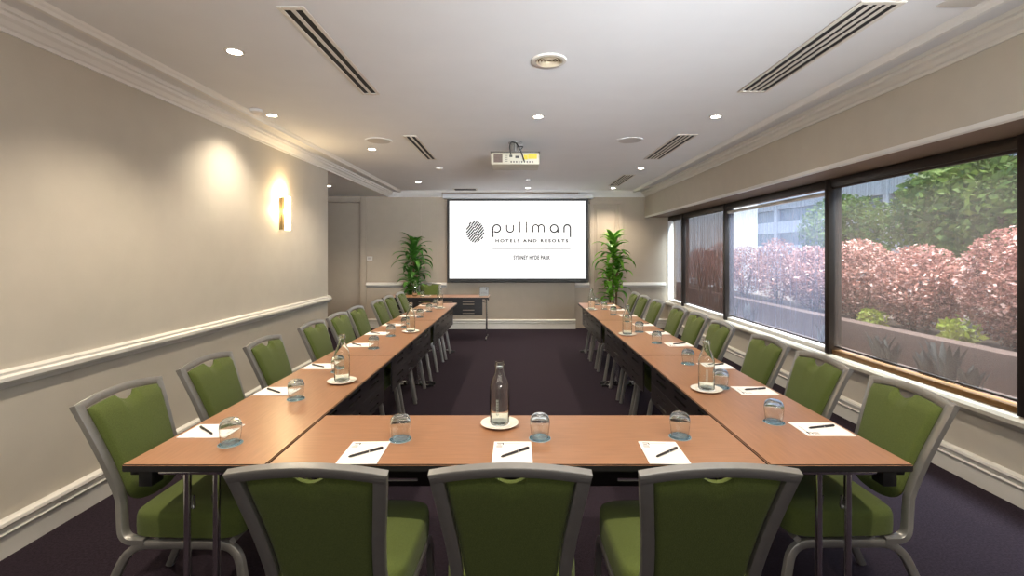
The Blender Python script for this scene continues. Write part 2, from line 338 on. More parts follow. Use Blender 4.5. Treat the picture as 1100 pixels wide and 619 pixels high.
# ------------------------------------------------------------------ chairs
def back_y(z): # rake of the back, curved slightly
    s = (z-.40)/.51
    return -.238-.152*s-.03*s*s
def half_w(z):
    pts = [(.38, .197), (.45, .186), (.54, .180), (.60, .184), (.68, .192), (.76, .203), (.84, .214), (.92, .225)]
    for (a, wa), (b, wb) in zip(pts, pts[1:]):
        if z <= b: return wa+(wb-wa)*max(0, (z-a)/(b-a))
    return pts[-1][1]
def make_chair():
    t = thing('banquet_chair', 'x', 'chair')
    FR = .0185
    up = [.52, .56, .62, .68, .74, .80, .86, .893]
    m = MB()
    for s in (-1, 1):
        low = curve_pts([(s*.203, -.14, .378), (s*.203, back_y(.375)+.0, .378), (s*(half_w(.50)-FR*.6), back_y(.50), .50)], .07, 7)
        path = low[:-1]+[Vector((s*(half_w(z)-FR), back_y(z), z)) for z in up]
        path[-1] = Vector((s*(half_w(.9)-FR), back_y(.902), .902))
        m.tube(path, FR, 8, ry=.0125, square=True)
    top = []
    for k in range(13):
        x = -1+2*k/12
        z = .893+.024*(1-x*x)
        top.append((x*(half_w(.9)-.002), back_y(z), z))
    m.tube(top, .0125, 8, ry=.0165, square=True, side=Vector((0, 1, .35)))
    m.build('back_frame', ALU, t)
    # back pad: grid with a handhold notch cut into its top edge
    NU, NV = 44, 14; m = MB(); vs = []
    def top_z(u):
        x = abs(u)*.19; z = .884+.024*(1-(x/.225)**2)-.010
        return z-(.030*math.cos(PI/2*min(1, x/.050))**.6 if x < .050 else 0)
    def bot_z(u): return .545-.075*max(0, 1-abs(u)**2.6)**.5
    us = [-1+2*k/NU for k in range(NU+1)]
    for side in (0, 1):
        for j in range(NV+1):
            for u in us:
                v = j/NV; z = bot_z(u)+(top_z(u)-bot_z(u))*v; x = u*(half_w(z)-.0385)
                e = max(abs(u), abs(2*v-1)); r = max(0, (e-.86)/.14)
                prof = (1-r**2)**.5 if r < 1 else 0
                if side: d = .016+.018*prof+.010*(1-u*u)*(1-(2*v-1)**2)
                else: d = .006-.014*prof-.002*(1-u*u)
                vs.append((x, back_y(z)+d*.95, z+d*.3))
    A = (NU+1)*(NV+1); W1 = NU+1; fs = []
    for j in range(NV):
        for i in range(NU):
            a = j*W1+i; fs.append((a, a+1, a+1+W1, a+W1)); a += A; fs.append((a, a+W1, a+1+W1, a+1))
    ring = [i for i in range(NU)]+[j*W1+NU for j in range(NV)]+[NV*W1+i for i in range(NU, 0, -1)]+[j*W1 for j in range(NV, 0, -1)]
    for a, b in zip(ring, ring[1:]+ring[:1]): fs.append((a, b, b+A, a+A))
    m.add(vs, fs, 0, True)
    m.build('back_pad', FABRIC, t)
    # seat pad: superellipse rings
    m = MB(); n = 40; rings = [(.96, .390), (1.0, .396), (1.005, .43), (1.002, .466), (.985, .482), (.93, .492), (.6, .502), (.25, .505)]
    vs = []
    for (q, z) in rings:
        for k in range(n):
            a = 2*PI*k/n; ca, sa = math.cos(a), math.sin(a); e = .32
            x = abs(ca)**e*(1 if ca > 0 else -1)*.222*q; y = abs(sa)**e*(1 if sa > 0 else -1)*.226*q+.012
            x *= .95+.05*(y+.2)/.42
            vs.append((x, y, z+(.006*(y/.22) if z > .44 else 0)))
    fs = [(j*n+k, j*n+(k+1) % n, (j+1)*n+(k+1) % n, (j+1)*n+k) for j in range(len(rings)-1) for k in range(n)]
    fs += [tuple(range(n-1, -1, -1)), tuple((len(rings)-1)*n+k for k in range(n))]
    m.add(vs, fs, 0, True).build('seat', FABRIC, t)
    for yy in (.20, -.10): MB().tube([(-.203, yy, .378), (.203, yy, .378)], .011, 8, square=True).build('cross_rail', ALU, t)
    for s in (-1, 1):
        MB().tube(curve_pts([(s*.205, 0, .366), (s*.205, .222, .366), (s*.212, .285, 0.0)], .075, 6), .0125, 8, ry=.0155, square=True).build('leg', ALU, t)
        MB().tube(curve_pts([(s*.205, 0, .366), (s*.205, -.20, .366), (s*.218, -.365, 0.0)], .085, 6), .0125, 8, ry=.0155, square=True).build('leg', ALU, t)
    return t
chair0 = make_chair(); used = []
def chair(x, y, rz, label, group):
    if not used:
        used.append(1); chair0.location = (x, y, 0); chair0.rotation_euler = (0, 0, rz); chair0['label'] = label; chair0['group'] = group; return chair0
    return dup(chair0, (x, y, 0), rz, label, group)

# ------------------------------------------------------------------ tables
TW, TL, TH = .52, 1.815, .74
def make_table():
    t = thing('folding_table', 'x', 'table')
    b = bmesh.new(); bmesh.ops.create_cube(b, size=1)
    for v in b.verts: v.co = Vector((v.co.x*TW, v.co.y*TL, TH-.014+v.co.z*.028))
    bmesh.ops.bevel(b, geom=list(b.edges), offset=.004, segments=2, affect='EDGES')
    b.normal_update(); m = MB(); b.verts.index_update()
    m.v = [tuple(v.co) for v in b.verts]
    for f in b.faces:
        m.f.append(tuple(v.index for v in f.verts)); m.mi.append(0 if f.normal.z > .5 else 1); m.sm.append(True)
    b.free(); m.build('tabletop', [WOOD, EDGE], t)
    # modesty panel with slots, on +x side
    m = MB(); px0, px1 = TW/2-.062, TW/2-.05; py = .80; zs = [.665, .62, .52, .465]; hh = .007; zb = .435; zt = .712
    cs = [-.56, -.19, .19, .56]; sl = .10
    zcur = zb
    for z in sorted(zs):
        m.box(px0, px1, -py, py, zcur, z-hh)
        ycur = -py
        for c in cs: m.box(px0, px1, ycur, c-sl, z-hh, z+hh); ycur = c+sl
        m.box(px0, px1, ycur, py, z-hh, z+hh); zcur = z+hh
    m.box(px0, px1, -py, py, zcur, zt)
    m.box(px1, px1+.002, -py, py, .566, .569)
    m.build('modesty_panel', PANEL, t)
    for (a, b) in ((-.2, -.155), (.13, .175)): MB().box(a, b, -.78, .78, .685, .712, bev=.003).build('under_rail', BLACK, t)
    for s in (-1, 1):
        ye = s*(TL/2-.05)
        MB().box(-.155, .155, ye-.018, ye+.018, .688, .706, bev=.003).build('support_rail', CHROME, t)
        MB().box(-.215, -.165, ye-.03, ye+.03, .65, .712, bev=.004).build('latch', BLACK, t); MB().box(-.252, -.22, ye-.02, ye+.02, .688, .712, bev=.003).build('edge_block', BLACK, t)
        for q in (-1, 1):
            MB().tube([(q*.054, ye, .03), (q*.054, ye, .69)], .0128, 14).build('leg', CHROME, t)
            MB().tube(curve_pts([(q*.054+.02*q*-1, ye-s*.006, .60), (q*.054-.02*q, ye-s*.012, .56), (q*.054-.012*q, ye-s*.012, .545), (q*.054-.006*q, ye-s*.01, .60)], .008), .0035, 6).build('locking_clip', CHROME, t)
        MB().tube([(.03, ye-s*.02, .63), (.0, ye-s*.22, .70)], .006, 8).build('brace', BLACK, t)
        f = MB().tube([(-.185, ye, .022), (-.1, ye, .028), (.1, ye, .028), (.185, ye, .022)], .017, 10, ry=.014).build('foot', CHROME, t)
        MB().tube([(-.235, ye, .017), (-.18, ye, .021)], [.012, .018], 10, ry=.014).build('foot_tip', BLACK, f)
        MB().tube([(.18, ye, .021), (.235, ye, .017)], [.018, .012], 10, ry=.014).build('foot_tip', BLACK, f)
    return t
table0 = make_table(); tused = []
def table(x, y, rz, label, group):
    if not tused:
        tused.append(1); table0.location = (x, y, 0); table0.rotation_euler = (0, 0, rz); table0['label'] = label; table0['group'] = group; return
    dup(table0, (x, y, 0), rz, label, group)
Y0 = 1.708; PITCH = 1.822; XT = 1.175
for k in range(3):
    yc = Y0+PITCH*(k+.5)
    pos = ['nearest the camera', 'middle one of three', 'farthest from the camera'][k]
    table(-XT, yc, 0, 'cherry-topped folding table in the left-hand run, '+pos, 'folding tables in the left run')
    table(XT, yc, PI, 'cherry-topped folding table in the right-hand run by the windows, '+pos, 'folding tables in the right run')
table(0, Y0+TW/2+.006, PI/2, 'cherry-topped folding table across the front, closing the U between both runs', 'front table')
table(-1.40, 8.02+TW/2, -PI/2, 'folding table standing crosswise at the back below the projection screen', 'head table')

LY = [2.06, 2.64, 3.21, 3.94, 4.50, 5.03, 5.74, 6.29, 6.85]
RY = [2.07, 2.64, 3.21, 3.95, 4.51, 5.03, 5.76, 6.33, 6.86]
for k in range(9):
    r = random.uniform(-.03, .03)
    chair(-1.305+random.uniform(-.015, .015), LY[k], -PI/2+r, 'green padded chair along the left wall side, %s from the camera' % ORD[k], 'chairs along the left table run')
for k in range(9):
    r = random.uniform(-.03, .03)
    chair(1.305+random.uniform(-.015, .015), RY[k], PI/2+r, 'green padded chair along the window side, %s from the camera' % ORD[k], 'chairs along the right table run')
FX = [-.571, -.02, .545]
for k in range(3):
    chair(FX[k], 1.71, [-.015, 0, .02][k], 'green padded chair with its back to the camera, %s in the front row' % ['left one', 'middle one', 'right one'][k], 'chairs at the front table')
chair(-1.68, 8.62, PI, 'green padded chair behind the back table, facing the camera', 'head chair')

# ------------------------------------------------------------------ table settings
def make_pad():
    t = thing('notepad', 'x', 'notepad')
    MB().box(-.075, .075, -.1, .1, 0, .004, bev=.0008, seg=1).build('paper_block', PAPER, t)
    m = MB(); z0, z1 = .004, .0045
    m.box(-.062, -.036, .080, .086, z0, z1).box(-.040, -.036, .066, .086, z0, z1).box(-.060, -.045, .066, .070, z0, z1)
    m.build('printed_logo', INK, t)
    m = MB().box(-.034, .03, .079, .081, z0, z1)
    for k in range(4): m.box(-.064, -.04, .058-.006*k, .060-.006*k, z0, z1)
    m.build('printed_text', INKG, t)
    return t
def make_pen():
    t = thing('pen', 'x', 'pen')
    MB().tube([(0, -.066, .0045), (0, -.058, .0045), (0, .012, .0045)], [.0015, .0042, .0045], 10).build('barrel', PEN, t)
    MB().tube([(0, .012, .0045), (0, .064, .0045), (0, .068, .0045)], [.005, .005, .003], 10).build('cap', PEN, t)
    MB().box(-.001, .001, .02, .06, .009, .0108).tube([(0, .010, .0045), (0, .014, .0045)], .0053, 10).build('clip', CHROME, t)
    return t
def make_glass():
    t = thing('drinking_glass', 'x', 'glass')
    # upside-down tumbler, rim on the table
    outer = [(.0345, .001), (.0365, .02), (.0395, .045), (.0412, .062), (.0405, .076), (.037, .089), (.030, .098), (.021, .102), (.008, .103)]
    inner = [(.006, .094), (.018, .093), (.027, .089), (.034, .081), (.0380, .072), (.0390, .062), (.0375, .045), (.0345, .02), (.0325, .001)]
    m2 = MB().lathe(outer, 32, cap0=False, cap1=True)
    m2.lathe(list(reversed(inner)), 32, cap0=False, cap1=True)
    vs = m2.v; a0 = 0; b0 = len(outer)*32
    for k in range(32):
        k2 = (k+1) % 32; m2.f.append((a0+k, a0+k2, b0+k2, b0+k)); m2.mi.append(0); m2.sm.append(True)
    m2.build('tumbler', GLASS, t)
    MB().lathe([(.0355, .0007), (.041, .0009), (.0425, .003), (.040, .006), (.0375, .007), (.0358, .004)], 32, cap0=False, cap1=False).add([], []).build('rim', BLUEG, t)
    MB().lathe([(.046, 0.0), (.046, .0006)], 32).build('coaster', COAST, t)
    return t
def make_bottle():
    t = thing('water_bottle', 'x', 'bottle')
    outer = [(.036, 0), (.042, .004), (.0435, .012), (.0435, .150), (.041, .172), (.034, .194), (.025, .213), (.0195, .226), (.0182, .238), (.0182, .250), (.0215, .253), (.0215, .262), (.0195, .264), (.0195, .272), (.018, .275), (.0145, .275)]
    inner = [(.0155, .262), (.0164, .24), (.0176, .227), (.0231, .213), (.0321, .194), (.0391, .172), (.0417, .150), (.0417, .014), (.037, .007)]
    m = MB().lathe(outer+inner, 32, cap0=True, cap1=True)
    m.build('bottle_glass', BGLASS, t)
    mk = MB(); R = .0440
    for k in range(6):
        z = .05+.012*k
        for (a0, a1, z0, z1) in ((-.24, -.02, z, z+.0022), (-.24, -.18, z, z+.008), (-.08, -.02, z+.003, z+.008)):
            q = [(R*math.sin(a), -R*math.cos(a)) for a in (a0, (a0+a1)/2, a1)]
            mk.add([(x, y, zz) for zz in (z0, z1) for (x, y) in q], [(0, 1, 4, 3), (1, 2, 5, 4)])
    for k in range(9):
        a = .05+.2*math.cos(2*PI*k/10+.5); zz = .165+.0
    mk.build('printed_mark', ETCH, t)
    return t
def make_plate():
    t = thing('saucer', 'x', 'plate')
    MB().lathe([(.045, 0), (.048, .002), (.070, .006), (.0835, .012), (.0845, .0135), (.0825, .0145), (.066, .0085), (.05, .006), (.02, .006)], 40).build('dish', WHITE, t)
    MB().lathe([(.030, .0062), (.046, .0066), (.046, .0072), (.02, .0072)], 32).build('paper_doily', PAPER, t)  # pale disc stands for reflections on the saucer
    return t
pads, pens, glasses = make_pad(), make_pen(), make_glass()
bott, plate = make_bottle(), make_plate()
first = set()
def put(src, loc, rz, label, group):
    if src.name not in first:
        first.add(src.name); src.location = loc; src.rotation_euler = (0, 0, rz); src['label'] = label; src['group'] = group; return src
    return dup(src, loc, rz, label, group)
ZT = TH+.0004
def setting(px, py, prz, penx, peny, penrz, gx, gy, where, side):
    put(pads, (px, py, ZT), prz, 'white notepad, %s' % where, 'notepads')
    put(pens, (penx, peny, ZT+.0046), penrz, 'black pen on the notepad, %s' % where, 'pens on the notepads')
    put(glasses, (gx, gy, ZT), random.uniform(0, 6), 'upturned clear tumbler, %s' % where, 'upturned tumblers')
for k in range(9):
    j = random.uniform(-.03, .03)
    y = LY[k]-.03; setting(-1.318+j*.5, y, -PI/2+j, -1.335+j*.5, y-.01, math.radians(58)+j*4 if k % 3 else math.radians(52), -1.158+j*.4, y-.13, 'left table run, %s place from the camera' % ORD[k], 'l')
for k in range(9):
    j = random.uniform(-.03, .03)
    y = RY[k]-.02; setting(1.325+j*.5, y, PI/2+j, 1.335+j*.5, y+.012, math.radians(-72)+j*4, 1.168+j*.4, y+.09-(.02 if k else 0), 'right table run, %s place from the camera' % ORD[k], 'r')
for k in range(3):
    x = [-.588, -.020, .558][k]; w = 'front table, %s place' % ['left', 'middle', 'right'][k]
    setting(x, 1.812, [.02, 0, -.04][k], x+.01, 1.80, math.radians(-52), [-.482, .092, .676][k], [1.945, 1.955, 1.97][k], w, 'f')
setting(-1.62, 8.36, PI, -1.60, 8.36, 1.0, -1.655, 8.20, 'back table under the screen', 'h')
BT = [(-1.04, 2.80, 'near end of the left run'), (-1.03, 4.55, 'middle of the left run'), (-1.06, 6.45, 'far end of the left run'),
      (-.080, 2.105, 'front table, centre'), (1.05, 2.63, 'near end of the right run'), (1.02, 4.40, 'middle of the right run'), (.985, 6.3, 'far end of the right run')]
for k, (x, y, w) in enumerate(BT):
    put(plate, (x, y, ZT), k*.7, 'white saucer under the bottle, %s' % w, 'saucers under the bottles')
    put(bott, (x, y, ZT+.0074), random.uniform(-.25, .15), 'clear water bottle on saucer, %s' % w, 'water bottles')
put(bott, (-1.80, 8.30, ZT), .3, 'clear water bottle without saucer on the back table', 'water bottles')
# acrylic sign on the head table
t = thing('sign_holder', 'small upright clear sign holder with white card on the back table', 'sign', (-.585, 8.25, ZT), .1)
MB().box(-.08, .08, -.03, .03, 0, .003).box(-.08, .08, -.002, .0, .003, .165).box(-.08, .08, .003, .005, .003, .165).build('holder', ACRYL, t)
MB().box(-.074, .074, .0003, .0026, .006, .16).build('card', mat('card_grey', s2l((205, 203, 205)), .6, noise=.02), t)
MB().box(.03, .055, -.0005, .0001, .11, .135).box(-.05, .06, -.0005, .0001, .05, .054).box(-.05, .04, -.0005, .0001, .066, .07).build('print', INKG, t)

# ------------------------------------------------------------------ projection screen
SY = 9.20; SD = 508
def SX(u): return (480+u/6.1875-556)*SY/SD
def SZ(v): return HC-(210+v/6.1875-271)*SY/SD
t = thing('projection_screen', 'wide white projection screen with black border showing a hotel logo, on the back wall', 'screen', (0, SY, .93))
sx0, sx1, sz0, sz1 = -1.375, 1.375, .945-.93, 2.545-.93
MB().box(sx0, sx1, .02, .028, sz0, sz1).build('screen_border', SCREENB, t)
MB().box(sx0+.045, sx1-.045, .014, .0205, sz0+.05, sz1-.035).build('image_area', SCREENW, t)
MB().tube([(sx0, .024, sz0-.012), (sx1, .024, sz0-.012)], .018, 12).build('weight_bar', SCREENB, t)
MB().box(-1.46, 1.47, -.03, .110, sz1+.005, sz1+.095, bev=.012).build('casing', CASING, t)
def ribbon(m, pts, w, closed=False):
    P = [Vector((SX(u), SZ(v)-.93)) for (u, v) in pts]; n = len(P); ww = w/6.1875*SY/SD/2; vs = []
    for i, p in enumerate(P):
        a = P[i-1] if (i or closed) else p; b = P[(i+1) % n] if (i < n-1 or closed) else p
        tt = (b-a).normalized(); nn = Vector((-tt.y, tt.x))
        vs += [(p.x+nn.x*ww, .010, p.y+nn.y*ww), (p.x-nn.x*ww, .010, p.y-nn.y*ww)]
    fs = [(2*i, 2*i+1, 2*((i+1) % n)+1, 2*((i+1) % n)) for i in range(n if closed else n-1)]
    m.add(vs, fs)
def arc(cx, cy, rx, ry, a0, a1, n=16): return [(cx+rx*math.cos(math.radians(a0+(a1-a0)*k/n)), cy+ry*math.sin(math.radians(a0+(a1-a0)*k/n))) for k in range(n+1)]
W_ = 8.5
def letter(*rib):
    m = MB()
    for r in rib: ribbon(m, r, W_)
    m.build('wordmark_letter', PRINT, t)
letter([(306, 278), (306, 221)]+arc(331, 220, 25, 25, 180, 490, 28))
letter([(397, 195), (397, 222)]+arc(420, 222, 23, 23, 180, 0, 16)+[(443, 195)])
letter([(484, 175), (484, 246)]); letter([(530, 175), (530, 246)])
letter([(572, 246), (572, 213)]+arc(590.5, 213, 18.5, 18, 180, 360, 14)+[(609, 246)], [(609, 213)]+arc(627.5, 213, 18.5, 18, 180, 360, 14)+[(646, 246)])
letter(arc(713, 220, 25, 25, 0, 360, 28)+[(739, 247)])
letter([(779, 246), (779, 217)]+arc(800, 217, 21, 22, 180, 360, 16)+[(821, 278)])
m = MB() # striped oval, two interleaved halves
cx, cy, rx, ry = 188, 242, 59, 71
def inside(u, v): return ((u-cx)/rx)**2+((v-cy)/ry)**2 <= 1
for half in (0, 1):
    for k in range(-11, 12):
        off = k*13.6+(6.8 if half else 0)
        seg = []
        for j in range(-120, 121):
            s = j*.9; u = cx+s*.64+off*.77; v = cy-s*.77+off*.64
            dvd = (u-cx)*.72-(v-cy)*.56+14*math.sin((u-cx)*.045+(v-cy)*.03)
            if inside(u, v) and ((dvd < -1) == (half == 0)): seg.append((u, v))
        if len(seg) > 4: ribbon(m, [seg[0], seg[len(seg)//2], seg[-1]], 8.)
m.build('logo_emblem', PRINT, t)
m = MB(); ribbon(m, [(303, 355), (822, 355)], 4.2); m.build('logo_rule', PRINTG, t)
def text_mesh(body, name, m, u0, u1, v0, v1, bold=0., parent=None, spacing=1.):
    cu = bpy.data.curves.new(name, 'FONT'); cu.body = body; cu.offset = bold; cu.space_character = spacing
    ob = bpy.data.objects.new(name, cu); C.objects.link(ob); bpy.context.view_layer.update()
    me = bpy.data.meshes.new_from_object(ob.evaluated_get(bpy.context.evaluated_depsgraph_get())); bpy.data.objects.remove(ob); bpy.data.curves.remove(cu)
    xs = [v.co.x for v in me.vertices]; ys = [v.co.y for v in me.vertices]; a, b, c, d = min(xs), max(xs), min(ys), max(ys)
    for v in me.vertices:
        v.co = Vector((SX(u0)+(v.co.x-a)/(b-a)*(SX(u1)-SX(u0)), .010, SZ(v1)-.93+(v.co.y-c)/(d-c)*(SZ(v0)-SZ(v1))))
    me.materials.clear(); me.materials.append(m)
    o = bpy.data.objects.new(name, me); C.objects.link(o); o.parent = parent; return o
text_mesh('HOTELS AND RESORTS', 'logo_tagline', PRINT, 323, 806, 291, 312, .04, t, 1.45)
text_mesh('SYDNEY HYDE PARK', 'logo_place_name', PRINT, 443, 687, 399, 427, .035, t, 1.15)

# ------------------------------------------------------------------ ceiling fittings
def disc_ring(r0, r1, z0, z1, n=28):
    return MB().lathe([(r0, z1), (r0, z0), (r1, z0+.001), (r1+.004, z1)], n, cap0=False, cap1=False)
DL = [(-1.675, 2.80, ZC, 'nearest on the left'), (-2.13, 4.10, ZC, 'close to the left cornice'), (-1.68, 5.45, ZC, 'left row, third from the camera'), (-1.68, 8.0, ZC, 'left row, near the back wall'),
      (.18, 4.14, ZC, 'centre row, in front of the projector'), (.18, 6.64, ZC, 'centre row, just beyond the projector'), (.19, 8.75, ZC, 'centre row, above the screen'),
      (1.735, 4.14, ZC, 'right row, nearest'), (1.745, 6.7, ZC, 'right row, second'), (1.77, 8.75, ZC, 'right row, near the back wall'), (-3.16, 7.9, 2.62, 'in the alcove behind the left wall'),
      (-1.675, 1.0, ZC, 'above the camera on the left'), (.18, 1.0, ZC, 'above the camera, centre'), (1.735, 1.0, ZC, 'above the camera on the right')]
def lamp(name, kind, loc, power, col, parent=None, size=.05, spot=None, blend=.5, rot=(0, 0, 0)):
    l = bpy.data.lights.new(name, kind); l.energy = power; l.color = col
    if kind == 'SPOT': l.spot_size = math.radians(spot); l.spot_blend = blend; l.shadow_soft_size = size
    elif kind == 'POINT': l.shadow_soft_size = size
    o = bpy.data.objects.new(name, l); C.objects.link(o); o.location = loc; o.rotation_euler = rot
    if parent: o.parent = parent
    return o
WARM = (1., .86, .68)
dl0 = None
for k, (x, y, z, w) in enumerate(DL):
    lab = 'small round lit ceiling downlight, %s' % w
    if dl0 is None:
        dl0 = thing('downlight', lab, 'light', (x, y, z), 0, 'ceiling downlights'); cur = dl0
        disc_ring(.040, .052, -.006, .0).build('trim_ring', VENTF, cur)
        MB().lathe([(.0405, -.001), (.0405, -.004), (.02, -.005)], 24).build('lens', LAMP, cur)
    else: cur = dup(dl0, (x, y, z), 0, lab)
for k, (x, y, z, w) in enumerate(DL):
    wash = k == 1
    lamp('downlight_lamp', 'SPOT', (x, y, z-.02), 62 if not wash else 48, WARM, None, .03, 125 if not wash else 115, .7 if not wash else 1., (0, 0, 0) if not wash else (0, math.radians(12), 0))
def diffuser(x, y, wx, ly, nsl, label, ms=(VENTF, VENTD)):
    t = thing('air_diffuser', label, 'air vent', (x, y, ZC), 0, 'linear ceiling air diffusers')
    h = wx/2; l = ly/2; m = MB()
    m.box(-h, -h+.022, -l, l, -.008, 0, bev=.002, seg=1).box(h-.022, h, -l, l, -.008, 0, bev=.002, seg=1).box(-h+.022, h-.022, -l, -l+.025, -.008, 0, bev=.002, seg=1).box(-h+.022, h-.022, l-.025, l, -.008, 0, bev=.002, seg=1)
    m.build('frame', ms[0], t)
    MB().box(-h+.02, h-.02, -l+.02, l-.02, -.002, -.0005).build('dark_throat', VENTD, t)
    p = (wx-.044)/nsl
    for i in range(1, nsl):
        c = -h+.022+p*i; MB().box(c-p*.24, c+p*.24, -l+.024, l-.024, -.007, -.002, bev=.0015, seg=1).build('blade', ms[0], t)
    return t
diffuser(-1.10, 2.92, .135, 1.27, 2, 'long two-slot ceiling air diffuser on the left, nearest the camera')
diffuser(-1.10, 5.44, .135, 1.25, 2, 'two-slot ceiling air diffuser on the left, farther from the camera')
diffuser(1.735, 2.87, .215, 1.27, 4, 'long four-slot ceiling air diffuser on the right, nearest the camera')
diffuser(1.715, 5.40, .215, 1.27, 4, 'four-slot ceiling air diffuser on the right, second from the camera')
diffuser(1.715, 7.85, .20, 1.2, 4, 'four-slot ceiling air diffuser on the right, nearest the back wall')
t = thing('return_grille', 'small dark rectangular ceiling grille above the left edge of the screen', 'air vent', (-.99, 8.95, ZC))
MB().box(-.23, .23, -.13, .13, -.006, 0, bev=.002).build('frame', VENTF, t)
m = MB()
for i in range(9): m.box(-.2, .2, -.1+i*.024, -.088+i*.024, -.008, -.006)
m.build('louvres', VENTD, t)
t = thing('round_diffuser', 'round ringed beige ceiling air vent in the centre, nearest the camera', 'air vent', (.195, 2.93, ZC))
disc_ring(.085, .105, -.01, 0, 36).build('rim', VENTF, t)
MB().lathe([(.086, -.0015), (.01, -.0016)], 36).build('dark_throat', mat('vent_tan', s2l((120, 100, 72)), .7, noise=.1), t)
for r in (.070, .052, .034, .016):
    MB().lathe([(r, -.002), (r+.009, -.012), (r+.011, -.011), (r+.003, -.002)], 32, cap0=False, cap1=False).build('ring', VENTB, t)
for (x, y, w) in ((-1.48, 5.04, 'left, near the third downlight'), (1.19, 5.02, 'right of the projector')):
    t = thing('ceiling_speaker', 'flat round grey ceiling speaker grille, %s' % w, 'speaker', (x, y, ZC), 0, 'ceiling speakers')
    MB().lathe([(.14, 0), (.138, -.006), (.125, -.008), (.12, -.006)], 36, cap0=False, cap1=False).build('rim', CEIL, t)
    MB().lathe([(.122, -.0055), (.05, -.007), (.01, -.0075)], 36).build('grille', VENTG, t)
for (x, y, w) in ((-2.18, 3.95, 'beside the cornice on the left'), (-1.10, 6.66, 'beyond the left two-slot diffuser'), (.17, 7.75, 'centre, near the screen')):
    t = thing('smoke_detector', 'small round ceiling sensor, %s' % w, 'sensor', (x, y, ZC), 0, 'ceiling sensors')
    MB().lathe([(.05, 0), (.05, -.012), (.042, -.02)], 24, cap1=False).build('base', CEIL, t)
    MB().lathe([(.042, -.02), (.032, -.028), (.01, -.03)], 24, cap0=False).build('sensing_head', VENTF, t)
# access panel at top right
t = struct('trim_14', MB().box(2.02, 2.2, 1.95, 2.28, ZC-.006, ZC+.01, bev=.002), CORN)

# projector on ceiling mount
t = thing('projector', 'white ceiling-mounted projector with rear connectors and yellow sticker', 'projector', (-.025, 5.0, 2.435))
MB().box(-.255, .255, -.02, .36, 0, .125, bev=.012).build('body', PROJ, t)
MB().box(-.262, .262, -.03, .365, .123, .137, bev=.004).build('top_plate', mat('proj_dark', s2l((70, 66, 62)), .5, noise=.05), t)
m = MB().box(-.228, -.135, -.024, -.019, .02, .108)
m.build('exhaust_vent', mat('vent_brown', s2l((92, 76, 66)), .7, noise=.1), t)
m = MB()
for i in range(7): m.box(-.228, -.135, -.027, -.023, .026+i*.012, .030+i*.012)
m.build('vent_slat', VENTD, t)
m = MB().box(-.062, -.03, -.023, -.019, .075, .10)
for i in range(9): m.box(-.05+i*.028, -.035+i*.028, -.023, -.019, .018, .034)
for i in range(4): m.box(-.11+.001*i, -.08, -.0225, -.019, .03+i*.02, .036+i*.02)
m.box(0, .04, -.022, -.019, .065, .09)
m.build('port', mat('port_dark', s2l((60, 56, 54)), .5, noise=.1), t)
MB().box(.135, .228, -.0225, -.019, .058, .112).box(.09, .13, -.0225, -.019, .05, .1).build('sticker', YEL, t)
MB().lathe([(.06, 0), (.06, .03), (.052, .03), (.045, .01)], 24).build('lens', BLACK, t).location = (.1, .37, .06)
t.children[-1].rotation_euler = (-PI/2, 0, 0)
MB().tube([(-.0, .12, .137), (-.0, .12, .255)], .022, 14).lathe([(.075, .262), (.075, .252), (.03, .245)], 24, o=(0, .12, 0)).box(-.09, .09, .04, .2, .137, .152, bev=.003).build('ceiling_mount', ALU, t)
MB().tube(curve_pts([(-.045, -.03, .10), (-.06, -.05, .17), (-.05, -.03, .235), (0, .05, .25)], .05), .006, 8).build('cable', BLACK, t)
MB().tube(curve_pts([(.095, -.028, .03), (.075, -.05, .09), (.045, -.04, .17), (.01, .06, .24)], .05), .006, 8).build('cable', BLACK, t)
MB().tube(curve_pts([(.03, .0, .145), (.06, -.02, .16), (.09, .03, .2), (.02, .1, .21)], .03), .005, 8).build('cable', BLACK, t)

# sconce on left wall
t = thing('wall_sconce', 'slim lit glass wall sconce with metal back on the left wall', 'wall light', (XL, 5.10, 1.93))
MB().box(0, .012, -.045, .045, -.18, .165, bev=.003).build('back_plate', BRASS, t)
MB().box(.012, .06, -.03, -.024, -.16, .165, bev=.002).box(.012, .05, -.03, .03, -.175, -.16, bev=.002).box(.012, .05, -.03, .03, .16, .17, bev=.002).build('bracket', BRASS, t)
MB().box(.05, .09, -.04, .04, -.185, .18, bev=.014, seg=3).build('glass_shade', SCONCE, t)
lamp('sconce_lamp', 'POINT', (XL+.075, 5.10, 2.16), 6, (1., .72, .38), None, .03)
lamp('sconce_lamp_low', 'POINT', (XL+.04, 4.98, 1.95), 2.5, (1., .72, .38), None, .02)
# thermostat
t = thing('thermostat', 'small white square wall control beside the alcove doorway on the back wall', 'thermostat', (-2.93, YB, 1.38))
MB().box(-.055, .055, -.025, .004, -.045, .045, bev=.006).build('housing', TRIM, t)
MB().box(-.035, .035, -.027, -.024, -.01, .03, bev=.002).build('display', VENTG, t)

